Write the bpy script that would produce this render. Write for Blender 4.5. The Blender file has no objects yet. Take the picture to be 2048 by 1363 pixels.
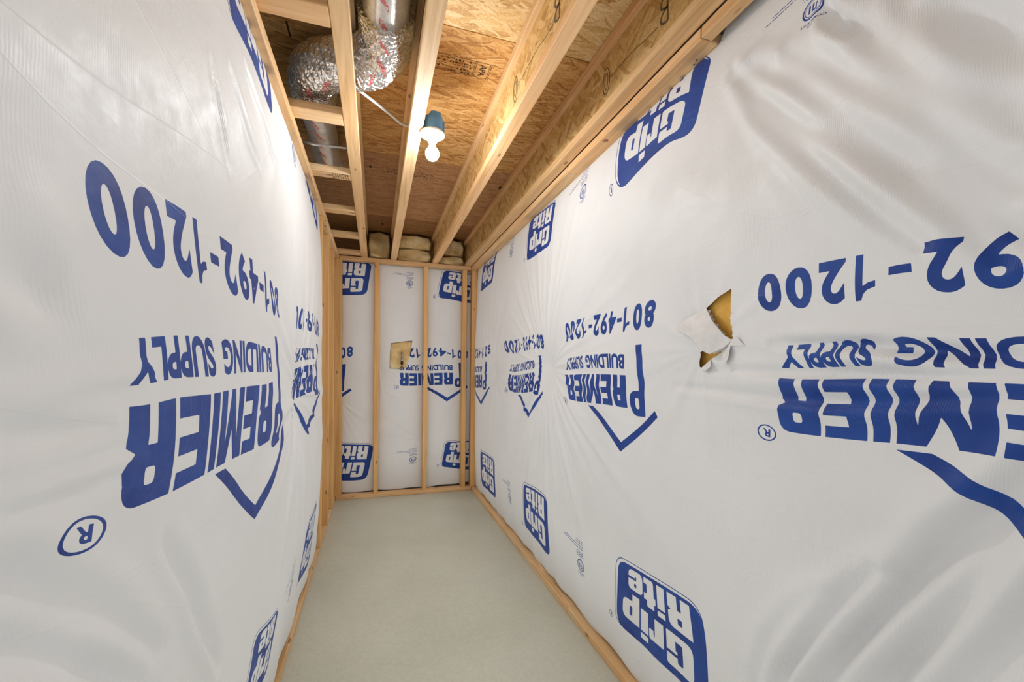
import bpy, bmesh, math, random
import numpy as np
from mathutils import Vector, Matrix
from math import pi, sin, cos, radians

SC = bpy.context.scene
COL = SC.collection

# ------------------------------------------------------------------ camera
f_px, yaw, pit, cy_px, roll = 847.88, 0.311556, -0.019756, 752.65, 0.0129329
Fw = Vector((sin(yaw) * cos(pit), cos(yaw) * cos(pit), sin(pit)))
Rt = Vector((cos(yaw), -sin(yaw), 0.0))
Up = Rt.cross(Fw)
Rt, Up = Rt * cos(roll) + Up * sin(roll), -Rt * sin(roll) + Up * cos(roll)
cam_d = bpy.data.cameras.new('camera')
cam = bpy.data.objects.new('camera', cam_d)
COL.objects.link(cam)
cam.matrix_world = Matrix(((Rt.x, Up.x, -Fw.x, 0.0), (Rt.y, Up.y, -Fw.y, 0.0), (Rt.z, Up.z, -Fw.z, 1.348), (0, 0, 0, 1)))
cam_d.sensor_width = 36.0
cam_d.lens = 36.0 * f_px / 2048.0
cam_d.shift_y = (cy_px - 681.5) / 2048.0
cam_d.clip_start = 0.02
SC.camera = cam

# ------------------------------------------------------------------ world, light, exposure
W = bpy.data.worlds.new('world')
SC.world = W
W.use_nodes = True
W.node_tree.nodes['Background'].inputs[0].default_value = (1.0, 0.985, 0.965, 1)
W.node_tree.nodes['Background'].inputs[1].default_value = 0.22
BULB_STRENGTH = 330.0
SC.view_settings.view_transform = 'Standard'
SC.view_settings.look = 'None'
SC.view_settings.gamma = 1.0
SC.view_settings.use_curve_mapping = False
SC.view_settings.exposure = 0.0
try:
    SC.cycles.use_denoising = True
    SC.cycles.max_bounces = 5
    SC.cycles.diffuse_bounces = 3
    SC.cycles.glossy_bounces = 3
    SC.cycles.transmission_bounces = 0
    SC.cycles.use_adaptive_sampling = True
    SC.cycles.adaptive_threshold = 0.05
    SC.cycles.use_fast_gi = True            # ambient fill added on all surfaces to even out the bulb's light
    SC.cycles.fast_gi_method = 'ADD'
    W.light_settings.ao_factor = 0.27
    W.light_settings.distance = 0.5
    SC.cycles.caustics_reflective = False
    SC.cycles.caustics_refractive = False
except Exception:
    pass

# ------------------------------------------------------------------ helpers
def link(o, parent=None):
    COL.objects.link(o)
    if parent is not None:
        o.parent = parent
    return o

def tag(o, label=None, cat=None, group=None, kind=None):
    if label: o['label'] = label
    if cat: o['category'] = cat
    if group: o['group'] = group
    if kind: o['kind'] = kind
    return o

def empty(name, loc=(0, 0, 0)):
    o = bpy.data.objects.new(name, None)
    o.location = loc
    o.empty_display_size = 0.1
    return link(o)

def place(o, parent, loc):
    """put o at world location loc under (unrotated) parent"""
    o.location = Vector(loc) - (parent.location if parent is not None else Vector((0, 0, 0)))

def mesh_obj(name, verts, faces, mat, parent=None, loc=(0, 0, 0), smooth=False, uv=None):
    me = bpy.data.meshes.new(name)
    me.from_pydata([tuple(map(float, v)) for v in verts], [], faces)
    me.update()
    if smooth:
        me.shade_smooth()
    if uv is not None:
        l = me.uv_layers.new(name='UVMap')
        vi = np.zeros(len(me.loops), dtype=np.int32)
        me.loops.foreach_get('vertex_index', vi)
        l.data.foreach_set('uv', np.asarray(uv, dtype=np.float32)[vi].ravel())
    me.materials.append(mat)
    o = bpy.data.objects.new(name, me)
    link(o, parent)
    place(o, parent, loc)
    return o

def box(name, x0, x1, y0, y1, z0, z1, mat, parent=None, bev=0.0015):
    c = Vector(((x0 + x1) / 2, (y0 + y1) / 2, (z0 + z1) / 2))
    bm = bmesh.new()
    bmesh.ops.create_cube(bm, size=1.0)
    bmesh.ops.scale(bm, vec=(x1 - x0, y1 - y0, z1 - z0), verts=bm.verts)
    if bev > 0:
        bmesh.ops.bevel(bm, geom=bm.edges[:], offset=bev, segments=1, affect='EDGES')
    me = bpy.data.meshes.new(name)
    bm.to_mesh(me); bm.free()
    me.materials.append(mat)
    o = bpy.data.objects.new(name, me)
    link(o, parent)
    place(o, parent, c)
    return o

def tube(name, pts, rad, mat, parent=None, seg=12, smooth=True, cap=True, rfun=None, loc=(0, 0, 0), sub=1):
    P = [Vector(p) for p in pts]
    if sub > 1:                                    # catmull-rom
        Q = []
        for i in range(len(P) - 1):
            a = P[max(i - 1, 0)]; b = P[i]; c = P[i + 1]; d = P[min(i + 2, len(P) - 1)]
            for k in range(sub):
                t = k / sub
                Q.append(0.5 * ((2 * b) + (c - a) * t + (2 * a - 5 * b + 4 * c - d) * t * t + (-a + 3 * b - 3 * c + d) * t ** 3))
        Q.append(P[-1]); P = Q
    verts, faces, uv = [], [], []
    L = 0.0
    n = None
    for i, p in enumerate(P):
        t = (P[min(i + 1, len(P) - 1)] - P[max(i - 1, 0)]).normalized()
        if n is None:
            n = t.orthogonal().normalized() if abs(t.z) > 0.9 else Vector((0, 0, 1)).cross(t).normalized()
        n = (n - t * n.dot(t)).normalized()
        b = t.cross(n)
        if i: L += (P[i] - P[i - 1]).length
        for k in range(seg):
            a = 2 * pi * k / seg
            r = rad if rfun is None else rfun(L, a, i / (len(P) - 1))
            verts.append(p + (n * cos(a) + b * sin(a)) * r)
            uv.append((L, k / seg))
    for i in range(len(P) - 1):
        for k in range(seg):
            a, b_ = i * seg + k, i * seg + (k + 1) % seg
            faces.append((a, b_, b_ + seg, a + seg))
    if cap:
        faces.append(tuple(range(seg))[::-1])
        faces.append(tuple((len(P) - 1) * seg + k for k in range(seg)))
    return mesh_obj(name, verts, faces, mat, parent, loc, smooth, uv)

def lathe(name, prof, mat, parent=None, loc=(0, 0, 0), seg=28, smooth=True):
    verts, faces = [], []
    for (r, z) in prof:
        for k in range(seg):
            a = 2 * pi * k / seg
            verts.append((r * cos(a), r * sin(a), z))
    for i in range(len(prof) - 1):
        for k in range(seg):
            a, b = i * seg + k, i * seg + (k + 1) % seg
            faces.append((a, b, b + seg, a + seg))
    faces.append(tuple(range(seg))[::-1])
    faces.append(tuple((len(prof) - 1) * seg + k for k in range(seg)))
    o = mesh_obj(name, verts, faces, mat, parent, loc, smooth)
    return o

# ------------------------------------------------------------------ materials
class NT:
    def __init__(s, name):
        s.m = bpy.data.materials.new(name); s.m.use_nodes = True
        s.t = s.m.node_tree; s.b = s.t.nodes['Principled BSDF']
    def n(s, typ, **kw):
        x = s.t.nodes.new(typ)
        for k, v in kw.items(): setattr(x, k, v)
        return x
    def l(s, a, b): s.t.links.new(a, b)
    def map(s, scale=(1, 1, 1), rot=(0, 0, 0), src='Object', rnd=True):
        tc = s.n('ShaderNodeTexCoord'); mp = s.n('ShaderNodeMapping')
        mp.inputs['Scale'].default_value = scale; mp.inputs['Rotation'].default_value = rot
        s.l(tc.outputs[src], mp.inputs['Vector'])
        if rnd:
            oi = s.n('ShaderNodeObjectInfo'); mu = s.n('ShaderNodeMath', operation='MULTIPLY')
            mu.inputs[1].default_value = 37.0
            s.l(oi.outputs['Random'], mu.inputs[0]); s.l(mu.outputs[0], mp.inputs['Location'])
        return mp.outputs[0]
    def noise(s, vec, scale, detail=3, rough=0.55, dist=0.0):
        x = s.n('ShaderNodeTexNoise'); x.inputs['Scale'].default_value = scale
        x.inputs['Detail'].default_value = detail; x.inputs['Roughness'].default_value = rough
        x.inputs['Distortion'].default_value = dist
        s.l(vec, x.inputs['Vector']); return x.outputs['Fac']
    def ramp(s, fac, stops):
        x = s.n('ShaderNodeValToRGB'); e = x.color_ramp.elements
        while len(e) < len(stops): e.new(0.5)
        for el, (p, c) in zip(e, stops):
            el.position = p; el.color = (c[0], c[1], c[2], 1) if hasattr(c, '__len__') else (c, c, c, 1)
        s.l(fac, x.inputs[0]); return x.outputs[0]
    def mix(s, fac, a, b, mode='MIX'):
        x = s.n('ShaderNodeMix', data_type='RGBA', blend_type=mode)
        for sock, v in ((x.inputs[0], fac), (x.inputs[6], a), (x.inputs[7], b)):
            if hasattr(v, 'is_output') or hasattr(v, 'links'): s.l(v, sock)
            elif hasattr(v, '__len__'): sock.default_value = (*v[:3], 1)
            else: sock.default_value = v
        return x.outputs[2]
    def math(s, op, a, b=0.0):
        x = s.n('ShaderNodeMath', operation=op)
        for sock, v in ((x.inputs[0], a), (x.inputs[1], b)):
            if hasattr(v, 'links'): s.l(v, sock)
            else: sock.default_value = v
        return x.outputs[0]
    def bump(s, h, strength=0.3, dist=0.002, normal=None):
        x = s.n('ShaderNodeBump'); x.inputs['Strength'].default_value = strength
        x.inputs['Distance'].default_value = dist
        s.l(h, x.inputs['Height'])
        if normal is not None: s.l(normal, x.inputs['Normal'])
        s.l(x.outputs[0], s.b.inputs['Normal']); return x.outputs[0]
    def set(s, color=None, rough=None, metal=None, spec=None):
        if color is not None:
            if hasattr(color, 'links'): s.l(color, s.b.inputs['Base Color'])
            else: s.b.inputs['Base Color'].default_value = (*color, 1)
        if rough is not None: s.b.inputs['Roughness'].default_value = rough
        if metal is not None: s.b.inputs['Metallic'].default_value = metal
        if spec is not None: s.b.inputs['Specular IOR Level'].default_value = spec
        return s.m

def pine(name, axis, light=(0.85, 0.60, 0.34), dark=(0.62, 0.37, 0.165)):
    m = NT(name)
    st = [34.0, 34.0, 34.0]; st[axis] = 1.6
    v = m.map(tuple(st))
    g = m.noise(v, 1.0, 4, 0.6, 0.8)
    big = m.noise(m.map(tuple(3 if i != axis else 1.2 for i in range(3))), 1.0, 2)
    c = m.ramp(g, [(0.34, dark), (0.6, light)])
    c = m.mix(m.ramp(big, [(0.35, 0.0), (0.65, 0.55)]), c, tuple(0.5 * (a + b) * k for a, b, k in zip(light, dark, (1.05, 0.92, 0.8))))
    st = [11.0, 11.0, 11.0]; st[axis] = 4.2
    vo = m.n('ShaderNodeTexVoronoi'); vo.inputs['Scale'].default_value = 1.0
    m.l(m.map(tuple(st)), vo.inputs['Vector'])
    d = m.math('ADD', vo.outputs['Distance'], m.math('MULTIPLY', g, 0.12))
    kn = m.ramp(d, [(0.11, 1.0), (0.17, 0.0)])
    c = m.mix(m.math('MULTIPLY', kn, 0.8), c, (0.20, 0.085, 0.03))
    oi = m.n('ShaderNodeObjectInfo')
    tint = m.ramp(oi.outputs['Random'], [(0.0, (0.93, 0.88, 0.82)), (0.5, (1.0, 1.0, 1.0)), (1.0, (1.05, 0.98, 0.93))])
    c = m.mix(1.0, c, tint, 'MULTIPLY')
    m.bump(g, 0.25, 0.001)
    return m.set(c, 0.62, spec=0.3)

PINE = [pine('pine_grain_x', 0), pine('pine_grain_y', 1), pine('pine_grain_z', 2, (0.86, 0.54, 0.24), (0.66, 0.36, 0.13))]

def osb(name, chip, mid, dark, sc=(1, 1, 1), rnd=True):
    """strands: stretched, warped cells in two directions over one another"""
    m = NT(name)
    base = m.map(sc, rnd=rnd)
    warp = m.n('ShaderNodeTexNoise'); warp.inputs['Scale'].default_value = 5.0; warp.inputs['Detail'].default_value = 2
    m.l(base, warp.inputs['Vector'])
    add = m.n('ShaderNodeVectorMath', operation='MULTIPLY_ADD')
    m.l(warp.outputs['Color'], add.inputs[0]); add.inputs[1].default_value = (0.10, 0.05, 0.05); m.l(base, add.inputs[2])
    cols, hs = [], []
    for k, (rot, s1, s2) in enumerate([(0.08, 7, 60), (-0.30, 9, 75), (0.42, 12, 85)]):
        mp = m.n('ShaderNodeMapping', vector_type='TEXTURE')
        mp.inputs['Rotation'].default_value = (0, 0, rot); mp.inputs['Scale'].default_value = (1 / s1, 1 / s2, 1 / s2)
        m.l(add.outputs[0], mp.inputs['Vector'])
        vo = m.n('ShaderNodeTexVoronoi'); vo.inputs['Scale'].default_value = 1.0
        m.l(mp.outputs[0], vo.inputs['Vector'])
        sep = m.n('ShaderNodeSeparateColor'); m.l(vo.outputs['Color'], sep.inputs[0])
        cols.append(m.ramp(sep.outputs[0], [(0.0, dark), (0.35, mid), (1.0, chip)]))
        hs.append((sep.outputs[1], sep.outputs[2], vo.outputs['Distance']))
    c = m.mix(m.ramp(hs[1][0], [(0.5, 0.0), (0.54, 1.0)]), cols[0], cols[1])
    c = m.mix(m.ramp(hs[2][0], [(0.7, 0.0), (0.74, 1.0)]), c, cols[2])
    fine = m.noise(add.outputs[0], 120.0, 2)
    c = m.mix(0.28, c, m.mix(m.ramp(fine, [(0.35, 0.0), (0.65, 1.0)]), dark, chip))
    big = m.noise(base, 2.5, 2)
    c = m.mix(m.ramp(big, [(0.35, 0.0), (0.7, 0.25)]), c, mid)
    m.bump(m.math('ADD', hs[0][0], hs[1][2]), 0.35, 0.002)
    return m.set(c, 0.6, spec=0.3)

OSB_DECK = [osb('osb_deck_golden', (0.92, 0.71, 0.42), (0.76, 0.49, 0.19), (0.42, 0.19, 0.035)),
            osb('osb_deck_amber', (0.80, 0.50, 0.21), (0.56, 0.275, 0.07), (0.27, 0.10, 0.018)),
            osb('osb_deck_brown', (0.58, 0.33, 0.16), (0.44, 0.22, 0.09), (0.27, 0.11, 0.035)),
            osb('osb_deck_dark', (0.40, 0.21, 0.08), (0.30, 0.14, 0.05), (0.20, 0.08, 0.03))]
OSB_WEB = osb('osb_web', (0.82, 0.58, 0.28), (0.62, 0.38, 0.125), (0.38, 0.18, 0.045), sc=(1, 0.5, 1.6))

m = NT('concrete')
v = m.map(rnd=False)
n1 = m.noise(v, 1.6, 4); n2 = m.noise(v, 60, 3); n3 = m.noise(v, 9, 3)
c = m.ramp(n1, [(0.3, (0.51, 0.50, 0.40)), (0.7, (0.60, 0.59, 0.49))])
c = m.mix(0.22, c, m.ramp(n2, [(0.3, (0.43, 0.42, 0.33)), (0.7, (0.68, 0.67, 0.57))]))
c = m.mix(m.ramp(n3, [(0.62, 0.0), (0.8, 0.25)]), c, (0.44, 0.43, 0.37))
m.bump(n3, 0.05, 0.004)
CONC = m.set(c, 0.42, spec=0.4)
m = NT('foundation_concrete'); c = m.ramp(m.noise(m.map(rnd=False), 3, 4), [(0.3, (0.3, 0.29, 0.27)), (0.7, (0.42, 0.41, 0.38))])
SHELL = m.set(c, 0.9)

m = NT('fiberglass'); v = m.map(rnd=False)
n1 = m.noise(v, 9, 5, 0.6); n2 = m.noise(v, 70, 4, 0.7)
c = m.ramp(n1, [(0.3, (0.66, 0.42, 0.15)), (0.5, (0.80, 0.58, 0.28)), (0.7, (0.88, 0.74, 0.46))])
m.bump(m.math('ADD', n1, m.math('MULTIPLY', n2, 0.25)), 0.8, 0.012)
FIBER = m.set(c, 0.95, spec=0.1)
m = NT('fiberglass_amber'); v = m.map(rnd=False)
c = m.ramp(m.noise(v, 14, 4, 0.6), [(0.3, (0.80, 0.42, 0.08)), (0.7, (0.95, 0.60, 0.16))])
m.bump(m.noise(v, 40, 4, 0.7), 0.5, 0.006)
FIBER2 = m.set(c, 0.9, spec=0.1)

def plain(name, col, rough=0.5, metal=0.0, nsc=30, amp=0.12):
    m = NT(name)
    n = m.noise(m.map(), nsc, 3)
    c = m.ramp(n, [(0.3, tuple(x * (1 - amp) for x in col)), (0.7, tuple(min(1, x * (1 + amp)) for x in col))])
    return m.set(c, rough, metal)
BLUE_PVC = plain('blue_plastic', (0.09, 0.27, 0.50), 0.3)
PORCELAIN = plain('white_porcelain', (0.86, 0.86, 0.85), 0.25, amp=0.02)
SCREW = plain('screw_steel', (0.35, 0.35, 0.36), 0.35, 1.0)
CHROME = plain('nickel_valve', (0.72, 0.68, 0.60), 0.22, 1.0)
DARKMET = plain('dark_valve_metal', (0.10, 0.06, 0.035), 0.35, 0.8)
CABLE = plain('white_cable_jacket', (0.80, 0.81, 0.80), 0.35, amp=0.05)
INKBLK = plain('black_stamp_ink', (0.055, 0.028, 0.014), 0.7)
PENCIL = plain('grease_pencil', (0.13, 0.095, 0.055), 0.7)
STRAP = plain('strap_metal', (0.75, 0.75, 0.76), 0.3, 0.9)
COLLAR = plain('white_duct_collar', (0.78, 0.78, 0.74), 0.45)

m = NT('bulb_glow')
m.b.inputs['Base Color'].default_value = (1, 1, 1, 1)
m.b.inputs['Emission Color'].default_value = (0.93, 0.972, 1.0, 1)
m.b.inputs['Emission Strength'].default_value = BULB_STRENGTH
GLOW = m.m

# foil duct: crumpled metal with red lettering bars printed along one side
def foil(name, ribs):
    m = NT(name)
    v = m.map(rnd=False)
    n = m.noise(v, 55, 4, 0.7)
    vo = m.n('ShaderNodeTexVoronoi'); vo.inputs['Scale'].default_value = 85.0 if ribs else 20.0
    m.l(v, vo.inputs['Vector'])
    h = m.math('ADD', vo.outputs['Distance'], m.math('MULTIPLY', n, 0.5))
    m.bump(h, 0.8 if ribs else 0.35, 0.005 if ribs else 0.004)
    c = m.ramp(n, [(0.3, (0.70, 0.68, 0.65)), (0.7, (0.93, 0.92, 0.90))])
    uv = m.n('ShaderNodeTexCoord'); sep = m.n('ShaderNodeSeparateXYZ'); m.l(uv.outputs['UV'], sep.inputs[0])
    u, w = sep.outputs[0], sep.outputs[1]
    sl = m.math('ADD', u, m.math('MULTIPLY', w, 0.9))
    bar = m.math('LESS_THAN', m.math('FRACT', m.math('MULTIPLY', sl, 9.5)), 0.34)
    lo = m.math('GREATER_THAN', w, 0.735); hi = m.math('LESS_THAN', w, 0.80)
    msk = m.math('MULTIPLY', m.math('MULTIPLY', bar, lo), hi)
    msk = m.math('MULTIPLY', msk, m.math('GREATER_THAN', m.noise(v, 90, 2), 0.44))
    c = m.mix(m.math('MULTIPLY', msk, 0.85), c, (0.55, 0.05, 0.04))
    m.l(m.math('MULTIPLY', m.math('SUBTRACT', 1.0, msk), 0.95 if ribs else 0.72), m.b.inputs['Metallic'])
    m.set(c, 0.26 if ribs else 0.3)
    return m.m
FOIL_RIB = foil('crumpled_foil', True)
FOIL = foil('smooth_foil', False)

# ------------------------------------------------------------------ printed pattern of the vapour facing (one repeat, 1.219 x 1.86 m)
PW, PH = 1.219, 1.86
A0, B0 = -0.70, 0.70
RES = 0.0007
NWp, NHp = int(PW / RES), int(PH / RES)
SS = 2
sx, sy = NWp * SS / PW, NHp * SS / PH
CAN = np.zeros((NHp * SS, NWp * SS), dtype=np.uint8)

def fill(pts, val=1):
    P = np.array([((a - A0) * sx, (b - B0) * sy) for a, b in pts])
    x0, y0 = np.maximum(np.floor(P.min(0)).astype(int), 0)
    x1, y1 = np.ceil(P.max(0)).astype(int) + 1
    x1 = min(x1, CAN.shape[1]); y1 = min(y1, CAN.shape[0])
    if x1 <= x0 or y1 <= y0: return
    xs = np.arange(x0, x1) + 0.5; ys = (np.arange(y0, y1) + 0.5)[:, None]
    ins = np.zeros((y1 - y0, x1 - x0), dtype=bool)
    n = len(P)
    for i in range(n):
        xa, ya = P[i]; xb, yb = P[(i + 1) % n]
        if ya == yb: continue
        cr = (ys >= min(ya, yb)) & (ys < max(ya, yb))
        xi = xa + (ys - ya) * (xb - xa) / (yb - ya)
        ins ^= cr & (xs > xi)
    CAN[y0:y1, x0:x1][ins] = val

def rpoly(pts, r, n=7):
    """round every corner (r may be a list)"""
    out = []; N = len(pts)
    for i in range(N):
        p = Vector(pts[i]); a = Vector(pts[i - 1]); b = Vector(pts[(i + 1) % N])
        rr = r[i] if hasattr(r, '__len__') else r
        if rr <= 0: out.append(tuple(p)); continue
        u = (a - p); v = (b - p)
        k = min(rr, u.length * 0.5, v.length * 0.5)
        s = p + u.normalized() * k; e = p + v.normalized() * k
        for j in range(n + 1):
            t = j / n
            q = s * (1 - t) ** 2 + p * 2 * t * (1 - t) + e * t * t
            out.append(tuple(q))
    return out

def text_paint(txt, aR, aL, bB, bT, bold=0.0):
    """upside-down lettering: first letter at aR, letter tops at bB"""
    cu = bpy.data.curves.new('t', 'FONT'); cu.body = txt; cu.offset = bold; cu.resolution_u = 6
    ob = bpy.data.objects.new('t', cu); COL.objects.link(ob)
    me = bpy.data.meshes.new_from_object(ob)
    V = np.array([v.co[:2] for v in me.vertices])
    lo, hi = V.min(0), V.max(0)
    K = np.stack([aR - (V[:, 0] - lo[0]) / (hi[0] - lo[0]) * (aR - aL), bB + (hi[1] - V[:, 1]) / (hi[1] - lo[1]) * (bT - bB)], 1)
    for p in me.polygons:
        fill([tuple(K[i]) for i in p.vertices])
    bpy.data.objects.remove(ob); bpy.data.curves.remove(cu); bpy.data.meshes.remove(me)

def ring(ca, cb, r0, r1):
    fill([(ca + r1 * cos(t), cb + r1 * sin(t)) for t in np.linspace(0, 2 * pi, 40, endpoint=False)])
    fill([(ca + r0 * cos(t), cb + r0 * sin(t)) for t in np.linspace(0, 2 * pi, 40, endpoint=False)], 0)

def reg_mark(a, b, r, w):
    ring(a, b, r - w, r)
    text_paint('R', a + r * 0.38, a - r * 0.38, b - r * 0.5, b + r * 0.5, 0.03)

# phone number, letter by letter
for ch, (r_, l_) in zip('801-492-1200', [(0.198, 0.134), (0.119, 0.061), (0.036, -0.008), (-0.022, -0.058), (-0.066, -0.131), (-0.142, -0.198), (-0.213, -0.270),
                                        (-0.285, -0.318), (-0.338, -0.376), (-0.398, -0.458), (-0.474, -0.532), (-0.542, -0.598)]):
    if ch == '-':
        fill([(r_, 1.493), (l_, 1.493), (l_, 1.510), (r_, 1.510)])
    elif ch == '1':
        fill([(r_ - x * (r_ - l_), 1.452 + (1 - y) * 0.098) for x, y in
              ((0.60, 0), (1.0, 0), (1.0, 1), (0.70, 1), (0.58, 0.87), (0.38, 0.79), (0.0, 0.75), (0.0, 0.62), (0.35, 0.64), (0.60, 0.70))])
    else:
        text_paint(ch, r_, l_, 1.452, 1.550, {'4': 0.026, '9': 0.036}.get(ch, 0.044))
text_paint('BUILDING', -0.005, -0.335, 1.312, 1.372, 0.040)
text_paint('SUPPLY', -0.372, -0.592, 1.312, 1.372, 0.040)
# REMIER: heavy block letters
T0, T1 = 1.150, 1.285      # letter tops / feet
def blk(fn, r_, l_):
    for pts, val in fn:
        fill([(r_ - x * (r_ - l_), T0 + (1 - y) * (T1 - T0)) for x, y in pts], val)
R_ = [(rpoly([(0, 0), (0, 1), (0.95, 1), (0.95, 0.42), (0.95, 0.0)], [0, 0, 0.28, 0.1, 0]), 1),
      (rpoly([(0.42, 0.62), (0.42, 0.8), (0.62, 0.8), (0.62, 0.62)], 0.06), 0), ([(0.42, -0.1), (0.42, 0.4), (0.60, 0.4), (0.60, -0.1)], 0),
      ([(0.85, 0.46), (1.1, 0.62), (1.1, 0.3)], 0)]
E_ = [([(0, 0), (0, 1), (1, 1), (1, 0)], 1), ([(0.42, 0.62), (0.42, 0.8), (1.1, 0.8), (1.1, 0.62)], 0), ([(0.42, 0.22), (0.42, 0.42), (1.1, 0.42), (1.1, 0.22)], 0)]
I_ = [([(0, 0), (0, 1), (1, 1), (1, 0)], 1)]
M_ = [([(0, 0), (0, 1), (0.34, 1), (0.5, 0.55), (0.66, 1), (1, 1), (1, 0), (0.76, 0), (0.76, 0.72), (0.58, 0), (0.42, 0), (0.24, 0.72), (0.24, 0)], 1)]
for fn, r_, l_ in [(R_, 0.0, -0.104), (E_, -0.114, -0.200), (M_, -0.210, -0.345), (I_, -0.356, -0.388), (E_, -0.400, -0.490), (R_, -0.500, -0.600)]:
    blk(fn, r_, l_)
# tall P with its long stem
fill([(0.078, 1.404), (0.118, 1.404), (0.124, 1.122), (0.084, 1.122)])
fill(rpoly([(0.124, 1.122), (0.020, 1.122), (0.020, 1.222), (0.100, 1.222)], [0.0, 0.05, 0.04, 0]))
fill(rpoly([(0.082, 1.150), (0.056, 1.150), (0.056, 1.194), (0.082, 1.194)], 0.012), 0)
# roof line
fill([(-0.345, 1.138), (-0.290, 1.138), (-0.035, 1.012), (0.190, 1.146), (0.208, 1.122), (-0.035, 0.975)])
reg_mark(-0.622, 1.133, 0.022, 0.0035)

# rounded slanted badge with two lines of chunky lettering
TLc, TRc, BRc, BLc = (-0.125, 2.403), (0.375, 2.403), (0.318, 2.070), (-0.178, 2.070)
O = [(-0.141, 2.419), (0.378, 2.415), (0.320, 2.066), (-0.194, 2.072)]
fill(rpoly(O, 0.062)); fill(rpoly([(-0.138, 2.4155), (0.3745, 2.4115), (0.3165, 2.070), (-0.190, 2.0755)], 0.06), 0)
fill(rpoly([TLc, TRc, BRc, BLc], 0.058))
def glyph(shapes, r_, base, h, w=None):
    """upright glyph units -> badge; slanted with the badge"""
    w = w or h
    for pts, val in shapes:
        fill([(r_ - x * w + (base - y * h - 2.24) * 0.16, base - y * h) for x, y in pts], val)
gG = [(rpoly([(0, 0), (0, 1), (.95, 1), (.95, 0)], [.22, .22, .1, .05]), 1), (rpoly([(.36, .2), (.36, .8), (.56, .8), (.56, .2)], .05), 0),
      ([(.5, .57), (.5, .66), (1.05, .66), (1.05, .57)], 0), ([(.56, .2), (.56, .42), (.46, .42), (.46, .48), (.62, .48), (.62, .2)], 0)]
gr = [([(0, 0), (0, .74), (.36, .74), (.36, 0)], 1), (rpoly([(.3, .42), (.3, .74), (.62, .76), (.62, .42)], [0, 0, .1, .05]), 1), ([(.36, .36), (.36, .6), (.42, .5), (.42, .36)], 0)]
gi = [([(0, 0), (0, .74), (.34, .74), (.34, 0)], 1), ([(0, .82), (0, 1.0), (.34, 1.0), (.34, .82)], 1)]
gp = [([(0, -.26), (0, .74), (.34, .74), (.34, -.26)], 1), (rpoly([(0, 0), (0, .74), (.8, .74), (.8, 0)], [.03, .03, .24, .24]), 1), (rpoly([(.33, .2), (.33, .54), (.46, .54), (.46, .2)], .05), 0)]
gR = [(rpoly([(0, 0), (0, 1), (.92, 1), (.92, .5), (.92, 0)], [0, 0, .25, .12, 0]), 1), (rpoly([(.36, .62), (.36, .82), (.54, .82), (.54, .62)], .05), 0),
      ([(.36, -.05), (.36, .4), (.52, .4), (.52, -.05)], 0), ([(.8, .48), (1, .6), (1, .36)], 0)]
gt = [(rpoly([(.08, 0), (.08, .95), (.44, .95), (.44, 0)], [.1, 0, 0, 0]), 1), ([(0, .52), (0, .74), (.6, .74), (.6, .52)], 1), ([(.3, 0), (.3, .2), (.6, .2), (.6, 0)], 1)]
ge = [(rpoly([(0, 0), (0, .74), (.78, .74), (.78, 0)], .2), 1), (rpoly([(.34, .46), (.34, .6), (.46, .6), (.46, .46)], .03), 0), ([(.34, .26), (.34, .35), (.85, .35), (.85, .26)], 0),
      ([(.34, .26), (.34, .2), (.4, .2), (.4, .26)], 0)]
hh = 0.136
for g, x0 in ((gG, 0.292), (gr, 0.148), (gi, 0.058), (gp, 0.002)):
    glyph([(p, 1 - v) for p, v in g], x0, 2.236, hh)
hh = 0.126
for g, x0 in ((gR, 0.298), (gi, 0.164), (gt, 0.110), (ge, 0.025)):
    glyph([(p, 1 - v) for p, v in g], x0, 2.388, hh)
reg_mark(-0.222, 2.092, 0.015, 0.0025)
# small compliance mark
ca, cb = -0.468, 2.240
ring(ca, cb, 0.027, 0.032)
ring(ca, cb, 0.0225, 0.0245)
for da in (-0.013, -0.002):
    fill([(ca + da, cb - 0.013), (ca + da + 0.006, cb - 0.013), (ca + da + 0.006, cb + 0.013), (ca + da, cb + 0.013)])
fill([(ca - 0.002, cb - 0.015), (ca + 0.014, cb - 0.015), (ca + 0.014, cb - 0.010), (ca - 0.002, cb - 0.010)])
fill([(ca + 0.010, cb - 0.012), (ca + 0.014, cb - 0.012), (ca + 0.014, cb + 0.010), (ca + 0.010, cb + 0.010)])
text_paint('CODE', ca + 0.014, ca - 0.014, cb - 0.056, cb - 0.049, 0.02)
text_paint('COMPLIANCE', ca + 0.032, ca - 0.032, cb - 0.046, cb - 0.038, 0.02)
rg = random.Random(4)
def fineprint(aR, aL, b, h=0.0042):
    a = aR
    while a > aL:
        w = rg.uniform(0.006, 0.022)
        fill([(a, b), (max(a - w, aL), b), (max(a - w, aL), b + h), (a, b + h)]); a -= w + 0.0035
for b, aL in ((2.283, -0.50), (2.293, -0.505), (2.303, -0.50)): fineprint(-0.435, aL, b)
for b, aL in ((2.322, -0.64), (2.334, -0.615), (2.347, -0.51), (2.358, -0.50)): fineprint(-0.435, aL, b, 0.0036)
for z in (0.0,):
    pass
MASK = CAN.reshape(NHp, SS, NWp, SS).mean(axis=(1, 3)).astype(np.float32)
for _ in range(1):                                     # soften by a pixel, the shader sharpens again
    MASK = (MASK * 2 + np.roll(MASK, 1, 0) + np.roll(MASK, -1, 0) + np.roll(MASK, 1, 1) + np.roll(MASK, -1, 1)) / 6
img = bpy.data.images.new('print_pattern', NWp, NHp, alpha=False, float_buffer=False)
img.colorspace_settings.name = 'Non-Color'
px = np.ones((NHp, NWp, 4), dtype=np.float32)
px[..., 0] = px[..., 1] = px[..., 2] = MASK
img.pixels.foreach_set(px.ravel()); img.update(); img.pack()
del px, CAN

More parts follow.
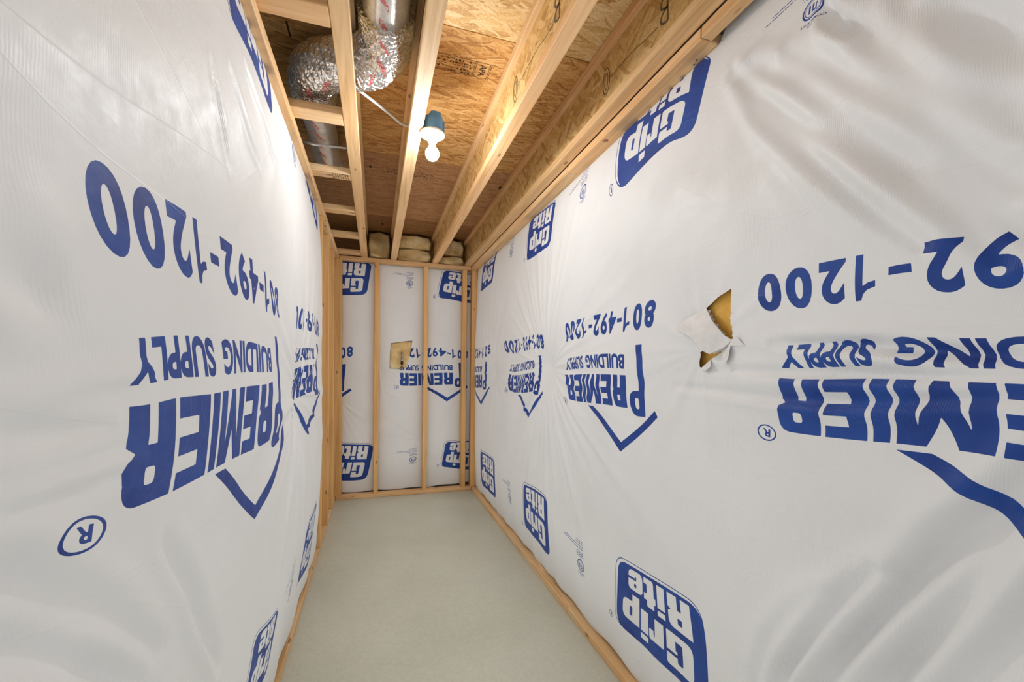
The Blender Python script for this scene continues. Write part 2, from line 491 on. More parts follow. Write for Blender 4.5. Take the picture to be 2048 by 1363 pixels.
def facing(name, warm=1.0):
    m = NT(name)
    uv = m.n('ShaderNodeTexCoord'); it = m.n('ShaderNodeTexImage', image=img, extension='REPEAT', interpolation='Cubic')
    m.l(uv.outputs['UV'], it.inputs['Vector'])
    ink = m.ramp(it.outputs['Color'], [(0.40, 0.0), (0.58, 1.0)])
    v = m.map(rnd=False)
    inkn = m.noise(v, 7, 2)
    inkc = m.ramp(inkn, [(0.3, (0.007, 0.036, 0.22)), (0.7, (0.014, 0.072, 0.34))])
    base = m.ramp(m.noise(v, 2.2, 1), [(0.3, (0.788, 0.79, 0.785)), (0.7, (0.822, 0.826, 0.824))])
    c = m.mix(ink, base, inkc)
    # woven scrim: fine vertical and horizontal threads, puckered in patches, and hair creases
    wv = m.n('ShaderNodeTexWave', bands_direction='X', wave_profile='SIN'); wv.inputs['Scale'].default_value = 80
    wv.inputs['Distortion'].default_value = 2.2; wv.inputs['Detail'].default_value = 1; wv.inputs['Detail Scale'].default_value = 1.2
    uvm = m.n('ShaderNodeMapping'); m.l(uv.outputs['UV'], uvm.inputs['Vector']); uvm.inputs['Scale'].default_value = (PW, PH, 1)
    m.l(uvm.outputs[0], wv.inputs['Vector'])
    pk = m.ramp(m.noise(uvm.outputs[0], 4.5, 1), [(0.45, 0.05), (0.72, 0.8)])
    h = m.math('MULTIPLY', m.math('MULTIPLY', wv.outputs['Fac'], pk), 0.5)
    nz = m.noise(uvm.outputs[0], 28, 3, 0.6)
    h = m.math('ADD', h, m.math('MULTIPLY', nz, 0.9))
    cr = m.n('ShaderNodeTexVoronoi', feature='DISTANCE_TO_EDGE'); cr.inputs['Scale'].default_value = 2.1
    wr = m.n('ShaderNodeMapping'); wr.inputs['Rotation'].default_value = (0, 0, 0.35); wr.inputs['Scale'].default_value = (0.5, 2.2, 1)
    m.l(uvm.outputs[0], wr.inputs['Vector']); m.l(wr.outputs[0], cr.inputs['Vector'])
    h = m.math('SUBTRACT', h, m.math('MULTIPLY', m.ramp(cr.outputs['Distance'], [(0.0, 1.0), (0.006, 0.0)]), 0.28))
    m.bump(h, 0.42, 0.0035)
    rg_ = m.ramp(nz, [(0.3, 0.42), (0.7, 0.58)])
    m.l(rg_, m.b.inputs['Roughness'])
    m.set(c, None, spec=0.5)
    return m.m
FACING = facing('vapour_facing')

#SURF-BEGIN
#CREASE-BEGIN
CREASE_R = [([(1.038, 2.256), (0.924, 2.067), (0.81, 1.934), (0.727, 1.833), (0.61, 1.687), (0.527, 1.595)], 0.02, 0.012), ([(1.0, 2.222), (0.888, 2.081), (0.773, 1.954), (0.678, 1.857), (0.569, 1.739), (0.481, 1.628), (0.418, 1.538)], 0.02, 0.016), ([(0.966, 2.227), (0.832, 2.1), (0.716, 1.963), (0.585, 1.81), (0.506, 1.727), (0.42, 1.607), (0.383, 1.555)], 0.022, 0.017), ([(0.844, 2.173), (0.718, 2.049), (0.648, 1.972), (0.559, 1.872), (0.485, 1.775), (0.402, 1.65)], 0.024, 0.016), ([(0.692, 2.138), (0.635, 2.054), (0.561, 1.957), (0.511, 1.899), (0.465, 1.839), (0.405, 1.751)], 0.024, 0.014), ([(0.598, 2.12), (0.564, 2.055), (0.489, 1.945), (0.406, 1.803)], 0.022, 0.01), ([(0.527, 2.061), (0.479, 1.988), (0.437, 1.923), (0.394, 1.853)], 0.026, 0.018), ([(0.761, 2.228), (0.733, 2.176), (0.685, 2.109)], 0.014, 0.012), ([(0.838, 0.51), (0.79, 0.613), (0.735, 0.72), (0.672, 0.834), (0.599, 0.938)], 0.02, 0.022), ([(0.732, 0.588), (0.659, 0.726), (0.596, 0.837), (0.538, 0.94), (0.474, 1.052), (0.422, 1.132), (0.363, 1.225)], 0.022, 0.026), ([(0.592, 0.682), (0.548, 0.773), (0.505, 0.865), (0.46, 0.963), (0.408, 1.085), (0.362, 1.171)], 0.022, 0.022), ([(0.9, 0.465), (0.848, 0.622), (0.793, 0.724), (0.722, 0.833)], 0.018, 0.01), ([(0.491, 0.733), (0.442, 0.841), (0.38, 0.972), (0.348, 1.054)], 0.024, 0.013), ([(0.86, 1.423), (0.746, 1.416), (0.625, 1.409), (0.487, 1.386), (0.37, 1.372)], 0.013, 0.01), ([(1.112, 1.356), (0.817, 1.347), (0.624, 1.345), (0.486, 1.345), (0.37, 1.352)], 0.012, 0.006), ([(1.245, 1.292), (0.856, 1.28), (0.679, 1.283), (0.526, 1.298), (0.369, 1.32)], 0.014, 0.007)]
CREASE_L = [([(0.509, 1.313), (0.541, 1.315), (0.63, 1.327), (0.811, 1.338)], 0.014, -0.004), ([(0.507, 1.221), (0.539, 1.22), (0.629, 1.215), (0.792, 1.207)], 0.01, -0.004), ([(0.506, 1.095), (0.537, 1.071), (0.643, 0.991), (0.801, 0.854)], 0.02, 0.014), ([(0.507, 1.161), (0.538, 1.136), (0.604, 1.082), (0.716, 1.002), (0.874, 0.851)], 0.022, 0.01), ([(0.876, 1.043), (0.979, 0.923), (1.056, 0.788), (1.148, 0.638)], 0.02, 0.008), ([(1.24, 2.083), (1.301, 2.046), (1.385, 1.997), (1.505, 1.967)], 0.014, 0.005), ([(1.395, 2.199), (1.504, 2.166), (1.672, 2.11), (1.793, 2.059)], 0.012, 0.005), ([(1.103, 2.005), (1.15, 1.922), (1.202, 1.831)], 0.014, 0.004), ([(0.518, 1.271), (0.577, 1.271), (0.696, 1.266)], 0.012, 0.006), ([(0.52, 1.44), (0.566, 1.431), (0.6, 1.405)], 0.03, 0.008)]
#CREASE-END
def _crease(s, z, lines):
    D = np.zeros_like(s)
    for pts, w, h in lines:
        best = np.full(s.shape, 1e9); sd = np.zeros_like(s); tt = np.zeros_like(s)
        n = len(pts) - 1
        for i in range(n):
            ax, az = pts[i]; bx, bz = pts[i + 1]
            dx, dz = bx - ax, bz - az; L2 = dx * dx + dz * dz
            t = ((s - ax) * dx + (z - az) * dz) / L2
            tc = np.clip(t, 0, 1)
            d = np.hypot(s - ax - tc * dx, z - az - tc * dz)
            sg = np.sign((z - az) * dx - (s - ax) * dz)
            if dx > 0: sg = -sg
            u = d < best
            best = np.where(u, d, best); sd = np.where(u, sg * d, sd); tt = np.where(u, (i + tc) / n, tt)
        env = np.clip(np.sin(np.pi * np.clip(0.06 + 0.88 * tt, 0, 1)), 0, 1) ** 0.6
        ww = w * (0.7 + 0.5 * env)
        D += 1.7 * h * env * (-np.exp(-(sd / ww) ** 2) + 0.75 * np.exp(-((sd - 1.7 * ww) / ww) ** 2) + 0.45 * np.exp(-((sd + 1.8 * ww) / (1.2 * ww)) ** 2))
    return D
def _fan(s, z, s0, z0, n, amp, rp, rd, seed, sharp=1.0, ang=None, fall=2.0):
    """pleats that run out of one gathered point"""
    r = np.hypot(s - s0, z - z0); th = np.arctan2(z - z0, s - s0)
    g = np.random.RandomState(seed)
    w = np.zeros_like(r)
    for k in range(5):
        fr = n * (0.55 + 0.33 * k) ; fr = np.round(fr)
        ph = g.uniform(0, 6.28); a = (1.0, 0.8, 0.6, 0.35, 0.25)[k]
        w += a * np.cos(fr * th + ph + 0.7 * np.sin(r * 3.1 + k))
    w = w / 1.7
    w = np.where(w > 0, w, 0.55 * w)
    A = amp * (r / rp) * np.exp(1 - r / rp) if fall == 1 else amp * (1 - np.exp(-(r / rp) ** 1.3)) * np.exp(-(r / rd) ** 2)
    if ang is not None:
        d = np.arctan2(np.sin(th - ang[0]), np.cos(th - ang[0]))
        A = A * np.exp(-(d / ang[1]) ** 2)
    return A * w

def _soft(s, z, seed, n=14, lo=2.0, hi=7.0, aniso=1.0):
    g = np.random.RandomState(seed); w = np.zeros_like(s)
    for _ in range(n):
        k = g.uniform(lo, hi); t = g.uniform(0, 3.1416)
        w += np.cos(k * (np.cos(t) * s * aniso + np.sin(t) * z) + g.uniform(0, 6.28)) / n ** 0.5
    return w

def prof(t, p=0.5):
    return np.sin(np.pi * np.clip(t, 0, 1)) ** p

def right_top(s):
    return 2.412 + 0.125 * np.clip((1.13 - s) / 0.16, 0, 1) ** 0.7

def right_x(s, z, folds=True):
    t = (z - 0.05) / (2.41 - 0.05)
    D = 0.068 * prof(t, 0.45)
    for (ps, pz, k, r_) in ((2.43, 1.353, 0.75, 0.15), (3.68, 1.30, 0.6, 0.14), (-0.12, 1.35, 0.9, 0.26), (1.13, 1.40, 0.25, 0.25)):
        D = D * (1 - k * np.exp(-(np.hypot(s - ps, z - pz) / r_) ** 1.4))
    D = D + 0.008 * _soft(s, z, 3) * prof(t, 0.6)
    if folds:
        e = prof(t, 0.5)
        D = D + e * _fan(s, z, 2.43, 1.353, 40, 0.0095, 0.24, 0.95, 5)
        D = D + e * _fan(s, z, 3.68, 1.30, 26, 0.006, 0.14, 0.6, 8)
        D = D + e * _fan(s, z, -0.12, 1.35, 19, 0.014, 0.5, 1.15, 11)
        D = D + prof(np.clip(t + 0.06, 0, 1), 0.6) * _fan(s, z, 1.12, 2.47, 26, 0.010, 0.30, 1.1, 21, ang=(-2.45, 0.9))
        D = D + e * _fan(s, z, 1.13, 1.42, 14, 0.006, 0.12, 0.35, 31)
        D = D + _crease(s, z, CREASE_R)
        # hem slack: short upright ripples above the sole plate
        D = D + 0.006 * np.exp(-(z / 0.22)) * np.cos(s * 23 + 2 * np.sin(s * 5))
    D = D * np.clip((4.56 - s) / 0.25, 0, 1) ** 0.5
    return 1.060 - D

def left_x(s, z, folds=True):
    t = (z - 0.05) / (2.41 - 0.05)
    D = 0.060 * prof(t, 0.45)
    for (ps, pz, k, r_) in ((2.30, 1.20, 0.85, 0.22), (-0.15, 1.30, 0.9, 0.3)):
        D = D * (1 - k * np.exp(-(np.hypot(s - ps, z - pz) / r_) ** 1.4))
    D = D + 0.005 * _soft(s, z, 17) * prof(t, 0.6)
    if folds:
        e = prof(t, 0.5)
        D = D + e * _fan(s, z, 2.30, 1.20, 26, 0.009, 0.16, 0.8, 15)
        D = D + e * _fan(s, z, -0.25, 1.22, 17, 0.012, 0.5, 1.1, 19)
        D = D + e * _fan(s, z, 2.0, 2.45, 26, 0.006, 0.3, 0.9, 23, ang=(-2.2, 0.9))
        D = D + _crease(s, z, CREASE_L)
        D = D + 0.006 * np.exp(-(z / 0.3)) * np.cos(s * 19 + 2 * np.sin(s * 4))
        D = D + 0.020 * _soft(s, z, 41, 10, 5, 12) * np.exp(-((z - 0.55) / 0.5) ** 2) * np.clip((1.3 - s) / 0.8, 0, 1)
    D = D * np.clip((3.29 - s) / 0.22, 0, 1) ** 0.5
    return -0.400 + 0.012 * t + D

BAYS = [(-0.345, 0.008), (0.008, 0.502), (0.502, 0.922), (0.922, 1.03)]
def back_y(x, z, folds=True):
    t = (z - 0.03) / (2.42 - 0.03)
    D = np.zeros_like(x)
    for a, b in BAYS:
        u = np.clip((x - a) / (b - a), 0, 1)
        D = D + np.where((x >= a) & (x <= b), 0.050 * prof(u, 0.5) * prof(t, 0.3) * min(1.0, (b - a) / 0.25), 0)
    if folds:
        e = prof(t, 0.4)
        for (a, zz, n_, am, sd, an) in ((0.02, 1.42, 20, 0.006, 2, (-0.9, 0.7)), (0.02, 1.12, 24, 0.006, 6, (-0.35, 0.45)), (-0.36, 1.0, 20, 0.007, 7, (-0.8, 0.6)),
                                   (0.5, 0.55, 24, 0.005, 9, (2.7, 0.5)), (0.93, 0.30, 20, 0.005, 12, (2.9, 0.6)), (0.52, 1.25, 18, 0.003, 13, (-1.0, 0.6))):
            D = D + e * _fan(x, z, a, zz, n_, am, 0.12, 0.45, sd, ang=an)
        D = D + 0.004 * _soft(x, z, 5, 12, 4, 14) * e
    return 4.672 - D
#SURF-END

# control points: where parts of the print lie on each stretched sheet  (s, z, a, b)
CTRL_R = np.array([[0.0, 0.0, 0.0, 0.0]])
CTRL_L = np.array([[0.0, 0.0, 0.0, 0.0]])
CTRL_B = np.array([[0.0, 0.0, 0.0, 0.0]])
#CTRL-BEGIN
CTRL_R = np.array([[1.366, 1.595, 0.198, 1.530], [1.393, 1.618, 0.166, 1.550], [1.403, 1.515, 0.166, 1.452], [1.540, 1.610, 0.014, 1.550], [1.545, 1.512, 0.030, 1.452], [1.652, 1.607, -0.097, 1.550], [1.656, 1.510, -0.097, 1.452], [1.782, 1.606, -0.240, 1.550], [1.791, 1.506, -0.240, 1.452], [1.978, 1.605, -0.428, 1.550], [1.978, 1.502, -0.428, 1.452], [2.110, 1.599, -0.568, 1.550], [2.091, 1.497, -0.568, 1.452], [1.540, 1.409, -0.005, 1.372], [1.550, 1.349, -0.005, 1.312], [2.086, 1.403, -0.590, 1.372], [2.138, 1.340, -0.592, 1.312], [1.438, 1.445, 0.118, 1.404], [1.397, 1.165, 0.124, 1.122], [1.464, 1.172, 0.030, 1.130], [1.544, 1.328, 0.000, 1.285], [1.515, 1.190, 0.000, 1.150], [1.741, 1.324, -0.200, 1.285], [1.695, 1.192, -0.200, 1.150], [2.119, 1.318, -0.600, 1.285], [2.041, 1.183, -0.570, 1.150], [2.093, 1.178, -0.622, 1.133], [1.843, 1.174, -0.345, 1.138], [1.559, 1.001, -0.035, 0.975], [1.327, 1.175, 0.208, 1.122], [1.346, 1.194, 0.190, 1.146], [1.580, 0.543, -0.120, 0.555], [1.634, 0.314, -0.180, 0.300], [1.123, 0.562, 0.355, 0.530], [1.079, 0.505, 0.360, 0.460], [1.951, 0.333, -0.468, 0.380], [1.185, 2.416, 0.375, 2.400], [1.123, 2.391, 0.375, 2.420], [1.183, 2.195, 0.330, 2.140], [1.302, 2.185, 0.250, 2.066], [1.679, 2.166, -0.178, 2.070], [1.602, 2.118, -0.130, 2.066], [1.708, 2.142, -0.222, 2.092], [1.702, 2.386, -0.165, 2.230], [2.016, 2.272, -0.468, 2.240], [1.613, 2.430, -0.100, 2.330], [2.500, 1.505, -1.021, 1.520], [2.527, 1.570, -1.053, 1.550], [2.505, 1.487, -1.053, 1.452], [3.272, 1.568, -1.787, 1.550], [3.218, 1.474, -1.787, 1.452], [3.121, 1.376, -1.809, 1.372], [3.158, 1.328, -1.811, 1.312], [3.167, 1.304, -1.819, 1.285], [3.142, 1.176, -1.789, 1.150], [2.715, 1.004, -1.254, 0.975], [2.485, 1.186, -1.011, 1.122], [3.248, 1.171, -1.841, 1.133], [2.822, 0.543, -1.339, 0.555], [2.393, 0.550, -0.849, 0.540], [2.383, 0.202, -0.899, 0.220], [2.830, 0.227, -1.397, 0.220], [3.176, 0.324, -1.687, 0.380], [2.401, 2.375, -0.844, 2.400], [2.863, 2.111, -1.397, 2.070], [2.436, 2.116, -0.904, 2.070], [3.779, 1.524, -2.240, 1.500], [3.784, 1.561, -2.272, 1.550], [3.782, 1.483, -2.272, 1.452], [4.116, 0.979, -2.473, 0.975], [3.795, 1.160, -2.230, 1.122], [3.883, 1.406, -2.320, 1.404], [4.105, 0.516, -2.568, 0.540], [3.591, 0.525, -2.068, 0.540], [3.603, 0.187, -2.118, 0.210], [4.138, 0.174, -2.616, 0.210], [4.234, 2.124, -2.616, 2.070], [3.773, 2.138, -2.123, 2.070], [0.877, 1.610, 0.651, 1.550], [0.874, 1.511, 0.651, 1.452], [0.783, 1.605, 0.716, 1.550], [0.782, 1.505, 0.716, 1.452], [0.703, 1.605, 0.789, 1.550], [0.703, 1.504, 0.789, 1.452], [0.631, 1.599, 0.869, 1.550], [0.637, 1.502, 0.869, 1.452], [0.567, 1.561, 0.917, 1.502], [0.491, 1.587, 0.977, 1.550], [0.504, 1.498, 0.977, 1.452], [0.427, 1.584, 1.049, 1.550], [0.427, 1.492, 1.049, 1.452], [0.818, 1.413, 0.634, 1.372], [0.847, 1.356, 0.627, 1.312], [0.449, 1.406, 0.999, 1.372], [0.832, 1.334, 0.619, 1.285], [0.825, 1.194, 0.629, 1.150], [0.626, 1.336, 0.819, 1.285], [0.621, 1.202, 0.819, 1.150], [0.425, 1.335, 1.009, 1.285], [0.421, 1.214, 1.009, 1.150], [0.873, 1.187, 0.597, 1.133], [0.575, 1.196, 0.874, 1.138], [0.389, 1.096, 1.059, 1.050], [0.793, 2.251, 0.751, 2.240]])
CTRL_L = np.array([[0.689, 1.605, -0.568, 1.550], [0.724, 1.497, -0.568, 1.452], [0.802, 1.618, -0.503, 1.550], [0.822, 1.500, -0.503, 1.452], [0.903, 1.630, -0.430, 1.550], [0.939, 1.510, -0.430, 1.452], [1.010, 1.633, -0.350, 1.550], [1.027, 1.512, -0.350, 1.452], [1.161, 1.640, -0.242, 1.550], [1.223, 1.521, -0.242, 1.452], [1.279, 1.643, -0.170, 1.550], [1.332, 1.525, -0.170, 1.452], [1.384, 1.650, -0.110, 1.550], [1.392, 1.525, -0.110, 1.452], [1.715, 1.622, 0.166, 1.550], [1.692, 1.525, 0.166, 1.452], [0.747, 1.382, -0.590, 1.372], [0.738, 1.311, -0.592, 1.312], [1.613, 1.405, -0.005, 1.372], [1.631, 1.321, -0.005, 1.312], [0.746, 1.290, -0.600, 1.285], [0.726, 1.153, -0.595, 1.165], [0.897, 1.289, -0.500, 1.285], [0.888, 1.122, -0.490, 1.150], [1.650, 1.296, 0.000, 1.285], [1.582, 1.098, -0.000, 1.150], [1.680, 1.443, 0.100, 1.404], [1.767, 1.066, 0.122, 1.122], [1.427, 0.887, -0.035, 0.975], [1.086, 1.105, -0.345, 1.138], [0.631, 1.144, -0.622, 1.133], [1.863, 1.099, 0.208, 1.122], [1.096, 1.283, -0.388, 1.285], [1.062, 1.115, -0.388, 1.150], [1.831, 0.401, 0.375, 0.550], [1.718, 0.263, 0.318, 0.210], [1.614, 0.464, -0.000, 0.550], [1.378, 0.435, -0.178, 0.400], [1.737, 2.236, 0.318, 2.070], [1.469, 2.274, 0.000, 2.070], [1.264, 2.270, -0.180, 2.100], [2.474, 0.977, 1.184, 0.975], [2.782, 1.185, 1.319, 1.130], [2.896, 2.204, 1.469, 2.070], [2.606, 2.351, 1.041, 2.080], [2.189, 2.315, 0.751, 2.240], [2.930, 0.482, 1.594, 0.540], [2.616, 0.467, 1.099, 0.550], [2.332, 0.250, 1.041, 0.210], [2.545, 0.195, 1.369, 0.210]])
CTRL_B = np.array([[-0.223, 1.500, -1.021, 1.500], [-0.249, 1.547, -1.053, 1.550], [-0.249, 1.447, -1.053, 1.452], [-0.047, 2.392, -0.849, 2.380], [-0.094, 2.100, -0.901, 2.080], [-0.195, 2.075, -1.019, 2.070], [-0.120, 2.417, -0.919, 2.400], [-0.020, 0.523, -0.849, 0.535], [-0.083, 0.176, -0.901, 0.210], [-0.195, 0.169, -1.019, 0.210], [-0.318, 0.551, -1.199, 0.545], [-0.287, 1.361, -1.101, 1.400], [-0.233, 1.112, -1.011, 1.135], [0.355, 1.498, -0.430, 1.502], [0.549, 1.498, -0.260, 1.502], [0.790, 1.492, -0.020, 1.502], [0.601, 1.561, -0.170, 1.550], [0.602, 1.466, -0.170, 1.452], [0.702, 1.468, -0.097, 1.452], [0.246, 1.285, -0.600, 1.285], [0.257, 1.147, -0.580, 1.150], [0.809, 1.290, 0.000, 1.285], [0.810, 1.163, 0.000, 1.150], [0.604, 1.282, -0.200, 1.285], [0.605, 1.158, -0.205, 1.150], [0.803, 1.372, -0.005, 1.372], [0.804, 1.314, -0.005, 1.312], [0.889, 1.404, 0.100, 1.404], [0.742, 0.975, -0.035, 0.975], [0.209, 1.137, -0.622, 1.133], [0.626, 2.127, -0.190, 2.080], [0.699, 2.413, -0.130, 2.413], [0.895, 2.075, 0.120, 2.068], [0.894, 2.402, 0.120, 2.405], [0.607, 2.092, -0.222, 2.092], [0.338, 2.233, -0.468, 2.240], [0.729, 0.536, -0.130, 0.555], [0.683, 0.276, -0.190, 0.225], [0.905, 0.218, 0.120, 0.210], [0.901, 0.543, 0.120, 0.557], [0.386, 0.354, -0.468, 0.380]])
#CTRL-END

def tps(ctrl, S, Z, lam=0.006):
    p = ctrl[:, :2]; n = len(p)
    d = np.hypot(p[:, None, 0] - p[None, :, 0], p[:, None, 1] - p[None, :, 1])
    K = np.where(d > 0, d * d * np.log(d + 1e-12), 0) + lam * np.eye(n)
    Pm = np.c_[np.ones(n), p]
    A = np.zeros((n + 3, n + 3)); A[:n, :n] = K; A[:n, n:] = Pm; A[n:, :n] = Pm.T
    rhs = np.zeros((n + 3, 2)); rhs[:n] = ctrl[:, 2:]
    w = np.linalg.solve(A, rhs)
    q = np.c_[S.ravel(), Z.ravel()]
    out = np.c_[np.ones(len(q)), q] @ w[n:]
    for i in range(n):
        r = np.hypot(q[:, 0] - p[i, 0], q[:, 1] - p[i, 1])
        out += np.where(r > 0, r * r * np.log(r + 1e-12), 0)[:, None] * w[i]
    return out

def inside(px_, py_, poly):
    ins = np.zeros(px_.shape, bool); n = len(poly)
    for i in range(n):
        xa, ya = poly[i]; xb, yb = poly[(i + 1) % n]
        if ya == yb: continue
        ins ^= ((py_ >= min(ya, yb)) & (py_ < max(ya, yb))) & (px_ > xa + (py_ - ya) * (xb - xa) / (yb - ya))
    return ins

def snap(S, Z, poly, tol):
    n = len(poly)
    best = np.full(S.shape, 1e9); BS, BZ = S.copy(), Z.copy()
    for i in range(n):
        a = np.array(poly[i]); b = np.array(poly[(i + 1) % n]); d = b - a
        t = np.clip(((S - a[0]) * d[0] + (Z - a[1]) * d[1]) / (d @ d), 0, 1)
        qs, qz = a[0] + t * d[0], a[1] + t * d[1]
        dist = np.hypot(S - qs, Z - qz)
        u = dist < best
        best = np.where(u, dist, best); BS = np.where(u, qs, BS); BZ = np.where(u, qz, BZ)
    m_ = best < tol
    return np.where(m_, BS, S), np.where(m_, BZ, Z)

def sheet(name, S, Z, surf, to3d, ctrl, parent, holes=(), tol=0.004, flip=False, mat=None):
    for h in holes: S, Z = snap(S, Z, h, tol)
    D = surf(S, Z)
    co = to3d(S, Z, D)
    ni, nj = S.shape
    idx = np.arange(ni * nj).reshape(ni, nj)
    q = np.stack([idx[:-1, :-1], idx[1:, :-1], idx[1:, 1:], idx[:-1, 1:]], -1).reshape(-1, 4)
    if flip: q = q[:, ::-1]
    cs = S.ravel()[q].mean(1); cz = Z.ravel()[q].mean(1)
    keep = np.ones(len(q), bool)
    for h in holes: keep &= ~inside(cs, cz, h)
    q = q[keep]
    me = bpy.data.meshes.new(name)
    me.vertices.add(ni * nj); me.vertices.foreach_set('co', co.reshape(-1).astype(np.float32))
    me.loops.add(q.size); me.loops.foreach_set('vertex_index', q.ravel().astype(np.int32))
    me.polygons.add(len(q)); me.polygons.foreach_set('loop_start', np.arange(0, q.size, 4, dtype=np.int32))
    me.polygons.foreach_set('loop_total', np.full(len(q), 4, dtype=np.int32))
    me.update(calc_edges=True)
    me.shade_smooth()
    if ctrl is not None:
        ab = tps(ctrl, S, Z)
        uv = np.stack([(ab[:, 0] - A0) / PW, (ab[:, 1] - B0) / PH], 1).astype(np.float32)
        l = me.uv_layers.new(name='UVMap'); l.data.foreach_set('uv', uv[q.ravel()].ravel())
    me.materials.append(mat or FACING)
    o = bpy.data.objects.new(name, me)
    return link(o, parent)

# ================================================================== the room
H = 2.45                 # top of the wall plates = underside of joists
DK = H + 0.302           # underside of the floor deck
Y0, YB = -0.9, 4.563     # open end behind the camera, face of the back wall studs
XL, XR = -0.380, 1.015

tag(box('floor', -0.62, 1.30, Y0, 4.90, -0.12, 0.0, CONC, bev=0), kind='structure')
tag(box('wall_left', -0.62, -0.50, Y0, 4.90, 0.0, DK, SHELL, bev=0), kind='structure')
tag(box('wall_right', 1.18, 1.30, Y0, 4.90, 0.0, DK, SHELL, bev=0), kind='structure')
tag(box('wall_back', -0.50, 1.18, 4.78, 4.90, 0.0, DK, SHELL, bev=0), kind='structure')
ceil = empty('ceiling', (0.3, 1.8, DK)); tag(ceil, kind='structure')
ys = [Y0, 0.535, 1.773, 2.955, 4.175, 4.90]
for i in range(5):
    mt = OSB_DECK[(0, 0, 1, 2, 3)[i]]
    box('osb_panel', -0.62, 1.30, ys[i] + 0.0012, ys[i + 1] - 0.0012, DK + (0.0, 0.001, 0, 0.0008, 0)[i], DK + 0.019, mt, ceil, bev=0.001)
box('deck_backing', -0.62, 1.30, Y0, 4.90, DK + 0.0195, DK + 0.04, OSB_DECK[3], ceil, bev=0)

# stamped lettering under the deck (parts of the ceiling)
def ink_text(name, txt, size, mat, parent, M, sx_=1.0):
    cu = bpy.data.curves.new('t', 'FONT'); cu.body = txt; cu.size = size; cu.resolution_u = 3; cu.align_x = 'CENTER'; cu.align_y = 'CENTER'
    cu.offset = 0.0006
    ob = bpy.data.objects.new('t', cu); COL.objects.link(ob)
    me = bpy.data.meshes.new_from_object(ob); me.name = name
    bpy.data.objects.remove(ob); bpy.data.curves.remove(cu)
    me.transform(Matrix.Diagonal((sx_, 1, 1, 1)))
    me.transform(M)
    me.materials.clear(); me.materials.append(mat)
    o = bpy.data.objects.new(name, me); link(o, parent)
    if parent is not None: o.location = -parent.location
    return o

def bars(name, rects, z, mat, parent):
    V, Fc = [], []
    for (x0, x1, y0, y1) in rects:
        k = len(V); V += [(x0, y0, z), (x1, y0, z), (x1, y1, z), (x0, y1, z)]; Fc.append((k, k + 3, k + 2, k + 1))
    return mesh_obj(name, V, Fc, mat, parent, (0, 0, 0))

def stamp_row(yc, z, x0, x1, seed, full):
    g = random.Random(seed); R_l = []
    if full:
        R_l += [(x0, x1, yc - 0.052, yc - 0.050), (x0, x1 - 0.03, yc + 0.050, yc + 0.0515)]
        for xx in (x1 - 0.115, x1 - 0.108, x1 - 0.045, x1 - 0.038):
            R_l.append((xx, xx + 0.0022, yc - 0.05, yc + 0.05))
    for row in range(5):
        y = yc - 0.040 + row * 0.019
        x = x0 + 0.01
        while x < x1 - 0.13:
            w = g.uniform(0.004, 0.012); hgt = g.choice((0.004, 0.009, 0.011))
            if g.random() < (0.75 if full else 0.6): R_l.append((x, x + w, y, y + hgt))
            x += w + g.uniform(0.003, 0.008)
    return bars('stamp_print', R_l, z, INKBLK, ceil)
zd = DK - 0.0006
for a in (((1.985, 0.215, 0.545, 2, True)), ((1.99, -0.26, -0.12, 3, False)), ((1.99, 0.80, 0.91, 5, False)), ((3.185, 0.03, 0.30, 6, False)), ((3.20, 0.24, 0.52, 7, False))):
    stamp_row(a[0], zd, a[1], a[2], a[3], a[4])
Mdown = lambda x, y, rz: Matrix.Translation((x, y, zd - 0.0002)) @ Matrix.Rotation(rz, 4, 'Z') @ Matrix.Rotation(pi, 4, 'X')
ink_text('stamp_letters', 'APA', 0.040, INKBLK, ceil, Mdown(0.470, 1.985, pi / 2))
ink_text('stamp_letters', '4', 0.055, INKBLK, ceil, Mdown(-0.046, 3.18, 0))
bars('stamp_print', [(0.905, 0.935, 3.18, 3.235), (0.045, 0.066, 4.36, 4.44), (-0.36, -0.352, 1.96, 2.05)], zd, INKBLK, ceil)

# ---- I-joists
JX = [-0.114, 0.171, 0.597, 0.954]
JL = ['I-joist nearest the left wall, its underside seen over the foil duct',
      'I-joist with the bare bulb lampholder mounted on its right side',
      'I-joist between the bulb and the right wall, light falling on its panel web',
      'I-joist closest to the right wall, dark shadow band across its web']
joists = []
for i, x in enumerate(JX):
    j = empty('i_joist', (x, 1.75, H)); tag(j, JL[i], 'joist', 'floor joists overhead'); joists.append(j)
    box('bottom_flange', x - 0.030, x + 0.030, Y0, 4.765, H, H + 0.038, PINE[1], j, 0.002)
    box('top_flange', x - 0.030, x + 0.030, Y0, 4.765, DK - 0.038, DK - 0.001, PINE[1], j, 0.002)
    segs = [(Y0, 1.70), (2.07, 4.765)] if i == 0 else [(Y0, 4.765)]
    for a, b in segs:
        # web: panel standing upright, strands in its own plane
        V = [(0, -(b - a) / 2, -0.113), (0, (b - a) / 2, -0.113), (0, (b - a) / 2, 0.113), (0, -(b - a) / 2, 0.113)]
        w = box('web', -(b - a) / 2, (b - a) / 2, -0.113, 0.113, -0.005, 0.005, OSB_WEB, j, 0)
        w.rotation_euler = (pi / 2, 0, pi / 2)
        w.location = Vector((x, (a + b) / 2, H + 0.151)) - j.location

